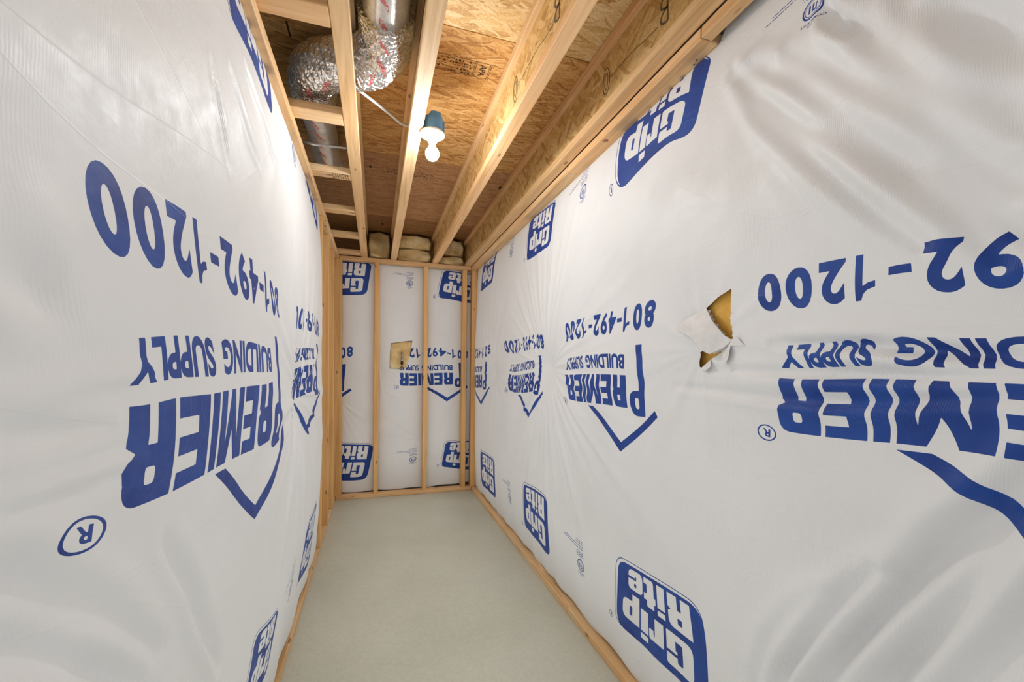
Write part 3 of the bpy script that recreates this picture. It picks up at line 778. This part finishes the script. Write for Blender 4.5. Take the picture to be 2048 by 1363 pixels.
def scribble(name, pts, xw, joist, mat=PENCIL, w=0.006):
    """hand-drawn crayon mark on a web: flat strip along a polyline of (y, z)"""
    V, Fc = [], []
    P = [Vector((0, p[0], p[1])) for p in pts]
    for i, p in enumerate(P):
        t = (P[min(i + 1, len(P) - 1)] - P[max(i - 1, 0)]).normalized(); n = Vector((0, -t.z, t.y)) * w / 2
        V += [Vector((xw, 0, 0)) + p + n, Vector((xw, 0, 0)) + p - n]
    for i in range(len(P) - 1): Fc.append((2 * i, 2 * i + 1, 2 * i + 3, 2 * i + 2))
    return mesh_obj(name, V, Fc, mat, joist, (0, 0, 0))
def loopB(yc, zc, s):
    a = [(yc, zc - s), (yc + 0.1 * s, zc + s)]
    up = [(yc + 0.1 * s + 0.7 * s * sin(t), zc + 0.5 * s + 0.5 * s * cos(t)) for t in np.linspace(0, pi, 9)]
    dn = [(yc + 0.8 * s * sin(t), zc - 0.5 * s + 0.5 * s * cos(t)) for t in np.linspace(0, pi, 9)]
    return a + up + dn
def oval(yc, zc, ry, rz, t0=0, n=20):
    return [(yc + ry * cos(t), zc + rz * sin(t)) for t in np.linspace(t0, t0 + 2 * pi * 1.05, n)]
for ji, xw, yb, yo in ((3, JX[3] - 0.0058, 1.25, 1.66), (2, JX[2] - 0.0058, 1.36, 1.84)):
    scribble('crayon_mark', loopB(yb, 2.600, 0.050), xw, joists[ji], w=0.008)
    scribble('crayon_mark', oval(yo, 2.600, 0.028, 0.055), xw, joists[ji], w=0.005)
    scribble('crayon_mark', oval(yo, 2.600, 0.013, 0.035, 0.6), xw, joists[ji], w=0.004)
    scribble('crayon_mark', [(yb + 0.05, 2.565), (yb + 0.13, 2.575), (yb + 0.2, 2.59), (yo - 0.03, 2.60)], xw, joists[ji], w=0.003)
for (y_, z_) in ((2.1, 2.56), (2.32, 2.60), (1.12, 2.64), (2.62, 2.57)):
    scribble('crayon_mark', [(y_, z_), (y_ + 0.03, z_ + 0.02), (y_ + 0.05, z_ + 0.005), (y_ + 0.04, z_ - 0.03)], JX[2] - 0.0058, joists[2], w=0.002)

# ---- wall plates
def lumber(name, x0, x1, y0, y1, z0, z1, ax, label, cat, group, bev=0.003):
    return tag(box(name, x0, x1, y0, y1, z0, z1, PINE[ax], None, bev), label, cat, group)
PG = 'two-by-four plates of the wall framing'
lumber('top_plate', -0.441, -0.352, Y0, 2.076, 2.412, H, 1, 'top plate above the left wall sheet, near length with nail heads', 'wall plate', PG)
lumber('top_plate', -0.441, -0.350, 2.078, 4.765, 2.412, H, 1, 'top plate above the left wall sheet, far length running to the back corner', 'wall plate', PG)
lumber('top_plate', 0.987, 1.076, 2.128, 4.765, 2.412, H, 1, 'top plate above the right wall sheet, far length running to the back corner', 'wall plate', PG)
rp = lumber('top_plate', 0.987, 1.076, 1.135, 2.126, 2.4115, H, 1, 'top plate above the right wall sheet, middle length beside the blue badge, with a knot', 'wall plate', PG)
lumber('top_plate', 0.987, 1.030, Y0, 1.133, 2.4125, H, 1, 'narrow ripped plate above the right wall sheet, nearest the camera', 'wall plate', PG)
lumber('top_plate', -0.348, 0.985, YB, 4.652, 2.412, H, 0, 'top plate across the back wall under the joist ends', 'wall plate', PG)
lumber('sole_plate', -0.469, XL, Y0, 3.60, 0.0, 0.038, 1, 'sole plate on the concrete along the left wall, near length', 'wall plate', PG)
lumber('sole_plate', -0.469, XL + 0.002, 3.602, 4.652, 0.0, 0.038, 1, 'sole plate on the concrete along the left wall under the exposed studs', 'wall plate', PG)
lumber('sole_plate', XR, 1.104, Y0, 2.103, 0.0, 0.038, 1, 'sole plate on the concrete along the right wall, near length', 'wall plate', PG)
lumber('sole_plate', XR, 1.104, 2.105, 4.652, 0.0, 0.038, 1, 'sole plate on the concrete along the right wall, far length', 'wall plate', PG)
lumber('sole_plate', XL + 0.004, XR - 0.002, YB, 4.652, 0.0, 0.038, 0, 'sole plate on the concrete across the back wall', 'wall plate', PG)

# ---- studs
SG = 'exposed wall studs'
for (x0, x1, lb) in ((-0.412, -0.325, 'stud in the left back corner, against the badge print'), (-0.014, 0.030, 'second back wall stud from the left, left of the torn yellow patch'),
                     (0.482, 0.526, 'middle back wall stud, right of the torn yellow patch'), (0.899, 0.944, 'fourth back wall stud from the left, near the right corner'),
                     (1.0005, 1.056, 'stud in the right back corner, touching the right wall sheet')):
    lumber('wall_stud', x0, x1, YB + (0.001 if x0 > 1 or x0 < -0.3 else 0), 4.652, 0.038, 2.412, 2, lb, 'stud', SG)
for (y, lb) in ((3.30, 'left wall stud right behind the edge of the left sheet'), (3.765, 'left wall stud second behind the left sheet'), (4.19, 'left wall stud third behind the left sheet, next to the back corner')):
    lumber('wall_stud', -0.455, -0.366, y, y + 0.038, 0.038, 2.412, 2, lb, 'stud', SG)

# ---- flat blocks between left plate and first joist
BL = ['flat wood block between left plate and first joist, at the top edge of the photo', 'flat wood block crossing just under the foil duct bend', 'flat wood block with faint stamped print, third from the camera',
      'flat wood block fourth from the camera', 'flat wood block fifth from the camera', 'flat wood block farthest from the camera, above the back left corner']
for i, y in enumerate((1.440, 2.033, 2.636, 3.250, 3.861, 4.440)):
    b = lumber('joist_block', -0.441, -0.145, y, y + 0.0889, H + 0.0005, H + 0.038, 0, BL[i], 'blocking', 'wood blocks between left plate and first joist')
    if i == 2:
        rr = []
        g = random.Random(9)
        for r_ in range(4):
            x = -0.245
            while x < -0.155:
                w_ = g.uniform(0.003, 0.008); rr.append((x, x + w_, y + 0.012 + r_ * 0.018, y + 0.022 + r_ * 0.018)); x += w_ + 0.004
        V, Fc = [], []
        for (xa, xb, ya, yb_) in rr:
            k = len(V); V += [(xa, ya, H), (xb, ya, H), (xb, yb_, H), (xa, yb_, H)]; Fc.append((k, k + 3, k + 2, k + 1))
        mesh_obj('stamp_print', V, Fc, INKBLK, b, (0, 0, 0))

# ================================================================== insulation blankets
def spaced(a, b, d0, d1, mid):
    out = [a]
    while out[-1] < b:
        out.append(out[-1] + (d0 if out[-1] < mid else d1))
    out[-1] = b
    return np.array(out)

# right
root = empty('insulation_blanket', (1.06, 1.6, 0.04))
tag(root, 'white printed insulation blanket on the right wall, torn open with yellow fill showing', 'insulation', 'printed wall insulation blankets')
sR = spaced(-0.88, 4.56, 0.0075, 0.009, 2.0)
tz = np.linspace(0, 1, 300)
S, T = np.meshgrid(sR, tz, indexing='ij')
zb = 0.046 + 0.006 * np.cos(S * 11 + np.sin(S * 4))
Z = zb + (right_top(S) - zb) * T
HOLE1 = [(1.006, 1.594), (1.060, 1.577), (1.117, 1.551), (1.095, 1.530), (1.073, 1.499), (1.045, 1.468), (1.025, 1.450), (1.008, 1.444), (0.996, 1.443), (1.005, 1.475), (1.0145, 1.511), (1.012, 1.55)]
HOLE2 = [(1.127, 1.428), (1.100, 1.414), (1.072, 1.402), (1.045, 1.411), (1.062, 1.396), (1.086, 1.384), (1.108, 1.367), (1.129, 1.355), (1.141, 1.375), (1.135, 1.40)]
def right3(S, Z, X): return np.stack([X - 1.06, S - 1.6, Z - 0.04], -1)
fr = sheet('vapour_facing', S, Z, right_x, right3, CTRL_R, root, (HOLE1, HOLE2), 0.0042)
s2, t2 = np.meshgrid(np.linspace(-0.85, 4.5, 180), np.linspace(0.02, 0.98, 80), indexing='ij')
z2 = 0.05 + (2.40 - 0.05) * t2
sheet('fiberglass_fill', s2, z2, lambda a, b: np.maximum(right_x(a, b, False) + 0.020 + 0.045 * (1 - np.exp(-(np.hypot(a - 1.08, b - 1.47) / 0.26) ** 4)), 1.0), right3, None, root, mat=FIBER2)
def flap(name, pts, faces, parent, off):
    V = []
    for (s, z, d) in pts:
        x = float(right_x(np.array([s]), np.array([z]))[0]) - d
        V.append((x - 1.06, s - 1.6, z - 0.04))
    o = mesh_obj(name, V, faces, TORN, parent, (0, 0, 0), smooth=True)
    o.location = (0, 0, 0)
    md = o.modifiers.new('sub', 'SUBSURF'); md.subdivision_type = 'SIMPLE'; md.levels = md.render_levels = 2
    return o
mm = NT('torn_facing_back')
vv = mm.map(rnd=False)
TORN = mm.set(mm.ramp(mm.noise(vv, 30, 4), [(0.3, (0.74, 0.72, 0.70)), (0.7, (0.83, 0.82, 0.80))]), 0.5)
mm.bump(mm.noise(vv, 60, 4), 0.4, 0.003)
flap('torn_flap', [(1.117, 1.552, 0.001), (1.215, 1.510, 0.020), (1.249, 1.495, 0.004), (1.175, 1.468, 0.026), (1.142, 1.452, 0.030), (1.100, 1.412, 0.030), (1.072, 1.400, 0.022),
                   (1.024, 1.418, 0.010), (0.998, 1.440, 0.002), (1.022, 1.456, 0.014), (1.070, 1.504, 0.017), (1.095, 1.470, 0.036), (1.118, 1.500, 0.030)],
     [(0, 1, 12), (1, 2, 3), (1, 3, 12), (3, 4, 12), (4, 5, 11, 12), (5, 6, 11), (6, 7, 11), (7, 8, 9, 11), (9, 10, 11), (10, 12, 11), (10, 0, 12)], root, 0)
flap('torn_flap', [(1.012, 1.423, 0.004), (0.948, 1.421, 0.002), (0.972, 1.447, 0.010), (0.996, 1.443, 0.002)], [(0, 1, 2, 3)], root, 0)
flap('torn_flap', [(1.040, 1.412, 0.003), (1.000, 1.425, 0.004), (1.000, 1.385, 0.014), (1.020, 1.360, 0.016)], [(0, 1, 2, 3)], root, 0)
flap('torn_flap', [(1.129, 1.355, 0.002), (1.086, 1.384, 0.002), (1.078, 1.362, 0.014), (1.100, 1.346, 0.012)], [(0, 1, 2, 3)], root, 0)

# left
root = empty('insulation_blanket', (-0.40, 1.2, 0.04))
tag(root, 'white printed insulation blanket on the left wall beside the far studs', 'insulation', 'printed wall insulation blankets')
sL = spaced(-0.88, 3.285, 0.0075, 0.009, 2.0)
S, T = np.meshgrid(sL, np.linspace(0, 1, 280), indexing='ij')
zb = 0.046 + 0.008 * np.cos(S * 9 + np.sin(S * 3))
Z = zb + (2.411 - zb) * T
def left3(S, Z, X): return np.stack([X + 0.40, S - 1.2, Z - 0.04], -1)
sheet('vapour_facing', S, Z, left_x, left3, CTRL_L, root, flip=True)
s2, t2 = np.meshgrid(np.linspace(-0.85, 3.27, 120), np.linspace(0.02, 0.98, 60), indexing='ij')
sheet('fiberglass_fill', s2, 0.05 + 2.35 * t2, lambda a, b: left_x(a, b, False) - 0.055, left3, None, root, mat=FIBER2)

# back
root = empty('insulation_blanket', (0.33, 4.67, 0.04))
tag(root, 'white printed insulation blanket behind the back wall studs, cut open around a valve', 'insulation', 'printed wall insulation blankets')
xs_ = np.linspace(-0.46, 1.10, 330)
S, T = np.meshgrid(xs_, np.linspace(0, 1, 420), indexing='ij')
zb = 0.040 + 0.010 * np.cos(S * 9) ** 2 + 0.02 * np.clip((S - 0.55) / 0.4, 0, 1)
Z = zb + (2.425 - zb) * T
HOLEB = [(0.150, 1.592), (0.26, 1.612), (0.372, 1.628), (0.352, 1.50), (0.318, 1.352), (0.255, 1.322), (0.140, 1.328), (0.142, 1.48)]
def back3(S, Z, Y): return np.stack([S - 0.33, Y - 4.67, Z - 0.04], -1)
sheet('vapour_facing', S, Z, back_y, back3, CTRL_B, root, (HOLEB,), 0.003)
s2, t2 = np.meshgrid(np.linspace(-0.44, 1.08, 60), np.linspace(0.02, 0.99, 80), indexing='ij')
sheet('fiberglass_fill', s2, 0.05 + 2.36 * t2, lambda a, b: np.minimum(back_y(a, b, False) + 0.04, 4.76), back3, None, root, mat=FIBER)
# fibreglass pushed out through the cut
ns, nt_ = 30, 40
u_, w_ = np.meshgrid(np.linspace(0, 1, ns), np.linspace(0, 1, nt_), indexing='ij')
xa = 0.135 + 0.010 * w_; xb = 0.325 + 0.055 * w_
S = xa + (xb - xa) * u_; Z = 1.318 + 0.02 * (1 - u_) * 0 + (1.585 + 0.05 * u_ - 1.318) * w_
def bulge(a, b):
    e = prof((a - 0.135) / (0.20 + 0.05 * (b - 1.318) / 0.3), 0.35) * prof((b - 1.31) / 0.31, 0.35)
    return 4.655 - 0.042 * e + 0.012 * np.exp(-(np.hypot(a - 0.262, (b - 1.42) * 0.5) / 0.022) ** 2) + 0.003 * _soft(a, b, 77, 10, 20, 60)
sheet('fiberglass_tuft', S, Z, bulge, back3, None, root, mat=FIBER)

# ---- valve in the opening of the back wall
vr = empty('shutoff_valve', (0.262, 4.592, 1.335))
tag(vr, 'small metal pipe valve sticking out of the yellow patch in the back wall', 'valve')
tube('pipe_stub', [(0, 0.04, 0.165), (0, 0.0, 0.165), (0, -0.012, 0.155), (0, -0.015, 0.135), (0, -0.015, 0.090)], 0.0125, CHROME, vr, 14).location = (0, 0, 0)
lathe('union_nut', [(0.011, 0), (0.015, 0.002), (0.015, 0.026), (0.011, 0.028)], CHROME, vr, (0, 0, 0), seg=6, smooth=False).location = (0, -0.015, 0.070)
lathe('valve_body', [(0.009, 0), (0.014, 0.006), (0.016, 0.018), (0.013, 0.030), (0.009, 0.034)], DARKMET, vr, seg=16).location = (0, -0.015, 0.037)
lathe('handle_hub', [(0.008, 0), (0.018, 0.003), (0.018, 0.010), (0.008, 0.013)], CHROME, vr, seg=8, smooth=False).location = (0, -0.015, 0.024)
tube('handle', [(-0.022, -0.018, -0.010), (-0.012, -0.020, 0.006), (0.0, -0.02, 0.012), (0.012, -0.020, 0.006), (0.022, -0.018, -0.008)], 0.0042, DARKMET, vr, 8, sub=3).location = (0, 0, 0)

tag(box('rim_board', -0.498, 1.178, 4.7665, 4.779, H + 0.0005, DK - 0.002, OSB_DECK[3], None, 0), 'dark rim board behind the joist ends above the back wall', 'board')
# ---- fibreglass batts stuffed between the joist ends on the back plate
def batt(x0, x1, z0, z1, y0, seed, label):
    bm = bmesh.new(); bmesh.ops.create_cube(bm, size=1.0)
    bmesh.ops.subdivide_edges(bm, edges=bm.edges[:], cuts=13, use_grid_fill=True)
    g = np.random.RandomState(seed)
    K = [(g.uniform(8, 48), g.normal(size=3), g.uniform(0, 6.28)) for _ in range(22)]
    K = [(k, d / np.linalg.norm(d), ph) for k, d, ph in K]
    for v in bm.verts:
        p = np.array(v.co)
        q = np.sign(p) * (0.5 - (0.5 - np.abs(p)) * 1.0)
        q = p * (1 - 0.17 * (abs(p[0] * p[1]) + abs(p[1] * p[2]) + abs(p[0] * p[2])) * 1.9)
        w = np.array([q[0] * (x1 - x0), q[1] * 0.14, q[2] * (z1 - z0)])
        n = sum(np.cos(k * (w @ d) + ph) for k, d, ph in K) / 4.0
        w[1] += 0.026 * n * (1 if p[1] < 0 else 0); w[2] += 0.012 * n * (abs(p[2]) > 0.3) * (1 if p[2] > 0 else 0)
        v.co = w
    me = bpy.data.meshes.new('insulation_batt'); bm.to_mesh(me); bm.free(); me.shade_smooth(); me.materials.append(FIBER)
    o = bpy.data.objects.new('insulation_batt', me); link(o)
    o.location = ((x0 + x1) / 2, y0 + 0.07, (z0 + z1) / 2 + 0.002)
    return tag(o, label, 'insulation', 'loose yellow batts above the back wall')
batt(-0.082, 0.139, H, 2.735, 4.60, 3, 'lumpy yellow fibreglass batt between the first and second joist')
batt(0.204, 0.564, H, 2.583, 4.585, 4, 'lower yellow fibreglass batt between the second and third joist')
batt(0.204, 0.564, 2.592, 2.735, 4.60, 5, 'upper yellow fibreglass batt between the second and third joist')
batt(0.630, 0.921, H, 2.545, 4.585, 6, 'low pale fibreglass batt between the third and fourth joist')
batt(0.630, 0.921, 2.556, 2.735, 4.61, 7, 'shaded fibreglass batt between the third and fourth joist')

# ================================================================== foil duct
dr = empty('foil_duct', (0.0, 1.6, 2.62))
tag(dr, 'silver foil flexible air duct bending between the joists at upper left', 'duct')
def dpts(L): return [(x - 0.0, y - 1.6, z - 2.62) for x, y, z in L]
def rib(L, a, t):
    return 0.096 + 0.0045 * abs(cos(L * pi / 0.021 + 0.5 * a + 0.8 * sin(3 * a + 9 * L))) + 0.0025 * cos(5 * a + 40 * L) + 0.0018 * cos(13 * a - 70 * L)
o = tube('straight_sleeve', dpts([(0.028, Y0 + 0.02, 2.635), (0.028, 0.2, 2.635), (0.028, 1.0, 2.635), (0.028, 1.70, 2.635)]), 0.078, FOIL, dr, 40, sub=10,
         rfun=lambda L, a, t: 0.080 + 0.0012 * cos(7 * a + 3 * L) + 0.0010 * cos(3 * a - 9 * L)); o.location = (0, 0, 0)
o = tube('flexible_bend', dpts([(0.030, 1.62, 2.635), (0.032, 1.73, 2.632), (0.014, 1.84, 2.628), (-0.06, 1.92, 2.622), (-0.165, 1.955, 2.618), (-0.252, 2.03, 2.618), (-0.280, 2.15, 2.622), (-0.288, 2.26, 2.63)]), 0.096,
         FOIL_RIB, dr, 72, sub=36, rfun=rib); o.location = (0, 0, 0)
o = tube('far_sleeve', dpts([(-0.290, 2.20, 2.635), (-0.290, 2.6, 2.64), (-0.290, 2.93, 2.64)]), 0.076, FOIL, dr, 36, sub=16,
         rfun=lambda L, a, t: 0.078 + 0.002 * cos(5 * a + 14 * L) + 0.0015 * cos(3 * a - 21 * L)); o.location = (0, 0, 0)
o = lathe('duct_collar', [(0.068, -0.02), (0.083, -0.02), (0.083, 0.02), (0.068, 0.02)], COLLAR, dr, seg=36)
o.rotation_euler = (pi / 2, 0, 0); o.location = (-0.290, 2.945 - 1.6, 0.02)
# silver strap that crosses under the far sleeve
tag(tube('hanger_strap', [(-0.425, 2.500, 2.545), (-0.33, 2.503, 2.528), (-0.24, 2.508, 2.535), (-0.148, 2.515, 2.542)], 0.0075, STRAP, None, 8, sub=4),
    'thin silvery strap crossing under the foil duct between two wood blocks', 'strap')

# ---- cable
tag(tube('electrical_cable', [(-0.128, 2.035, 2.612), (-0.085, 2.078, 2.606), (0.0, 2.150, 2.598), (0.07, 2.215, 2.592), (0.110, 2.262, 2.592), (0.138, 2.285, 2.598), (0.164, 2.30, 2.602)], 0.0068, CABLE, None, 10, sub=5),
    'white electrical cable slanting from the first joist to the lamp joist', 'cable')

# ---- ceiling lamp
lx, ly = 0.248, 2.040
lr = empty('ceiling_lamp', (lx, ly, H)); tag(lr, 'bare lit bulb in a white round lampholder under a blue box', 'lamp')
bm = bmesh.new()
n8 = 20
ringpts = [(0.047 * cos(2 * pi * k / n8), 0.047 * sin(2 * pi * k / n8)) for k in range(n8)]
b0 = [bm.verts.new((x, y, 0.002)) for x, y in ringpts]
tops = [bm.verts.new((x, y, 0.062 + (0.016 if (k // 2) % 3 else 0.0))) for k, (x, y) in enumerate(ringpts)]
for k in range(n8): bm.faces.new((b0[k], b0[(k + 1) % n8], tops[(k + 1) % n8], tops[k]))
ct = [bm.verts.new((x * 0.93, y * 0.93, 0.060)) for x, y in ringpts]
bm.faces.new(ct)
bm.faces.new(b0[::-1])
me = bpy.data.meshes.new('junction_box'); bm.to_mesh(me); bm.free(); me.materials.append(BLUE_PVC)
jb = bpy.data.objects.new('junction_box', me); link(jb, lr); jb.location = (0.004, 0, 0)
o = box('side_bracket', 0.030, 0.054, -0.020, 0.020, 0.004, 0.050, BLUE_PVC, None, 0.002); o.parent = lr; o.location = (0.042, 0, 0.027)
o = lathe('lampholder', [(0.020, -0.032), (0.0215, -0.030), (0.0215, -0.016), (0.030, -0.012), (0.050, -0.004), (0.0575, 0.000), (0.058, 0.004), (0.056, 0.010), (0.045, 0.011)], PORCELAIN, lr, seg=40)
o.location = (0, 0, -0.012)
for (ax, ay) in ((-0.036, -0.012), (-0.026, -0.024), (0.040, -0.004), (0.034, 0.012)):
    s_ = lathe('screw', [(0.0, -0.002), (0.0035, -0.002), (0.0035, 0.001), (0.0, 0.001)], SCREW, lr, seg=8); s_.location = (ax, ay, -0.021)
o = lathe('bulb_base', [(0.012, -0.012), (0.0135, -0.010), (0.0135, 0.006), (0.012, 0.008)], PORCELAIN, lr, seg=24); o.location = (0, 0, -0.048)
pr = [(0.0, -0.032)] + [(0.032 * sin(t), -0.032 * cos(t)) for t in np.linspace(0.18, 2.5, 15)] + [(0.0160, 0.034), (0.0135, 0.042)]
o = lathe('bulb', pr, GLOW, lr, seg=28); o.location = (0, 0, -0.098)

# knots and staples that show on the framing near the camera
o = lathe('wood_knot', [(0.0, -0.001), (0.012, -0.001), (0.014, 0.0003), (0.0, 0.0003)], plain('knot_wood', (0.36, 0.15, 0.06), 0.6), rp, seg=14)
o.location = Vector((1.012, 1.77, 2.4112)) - rp.location
for (x, y) in ((1.040, 1.215), (1.046, 1.235)):
    s_ = lathe('nail_head', [(0.0, -0.001), (0.0035, -0.001), (0.0035, 0.001), (0.0, 0.001)], SCREW, rp, seg=8); s_.location = Vector((x, y, 2.4112)) - rp.location
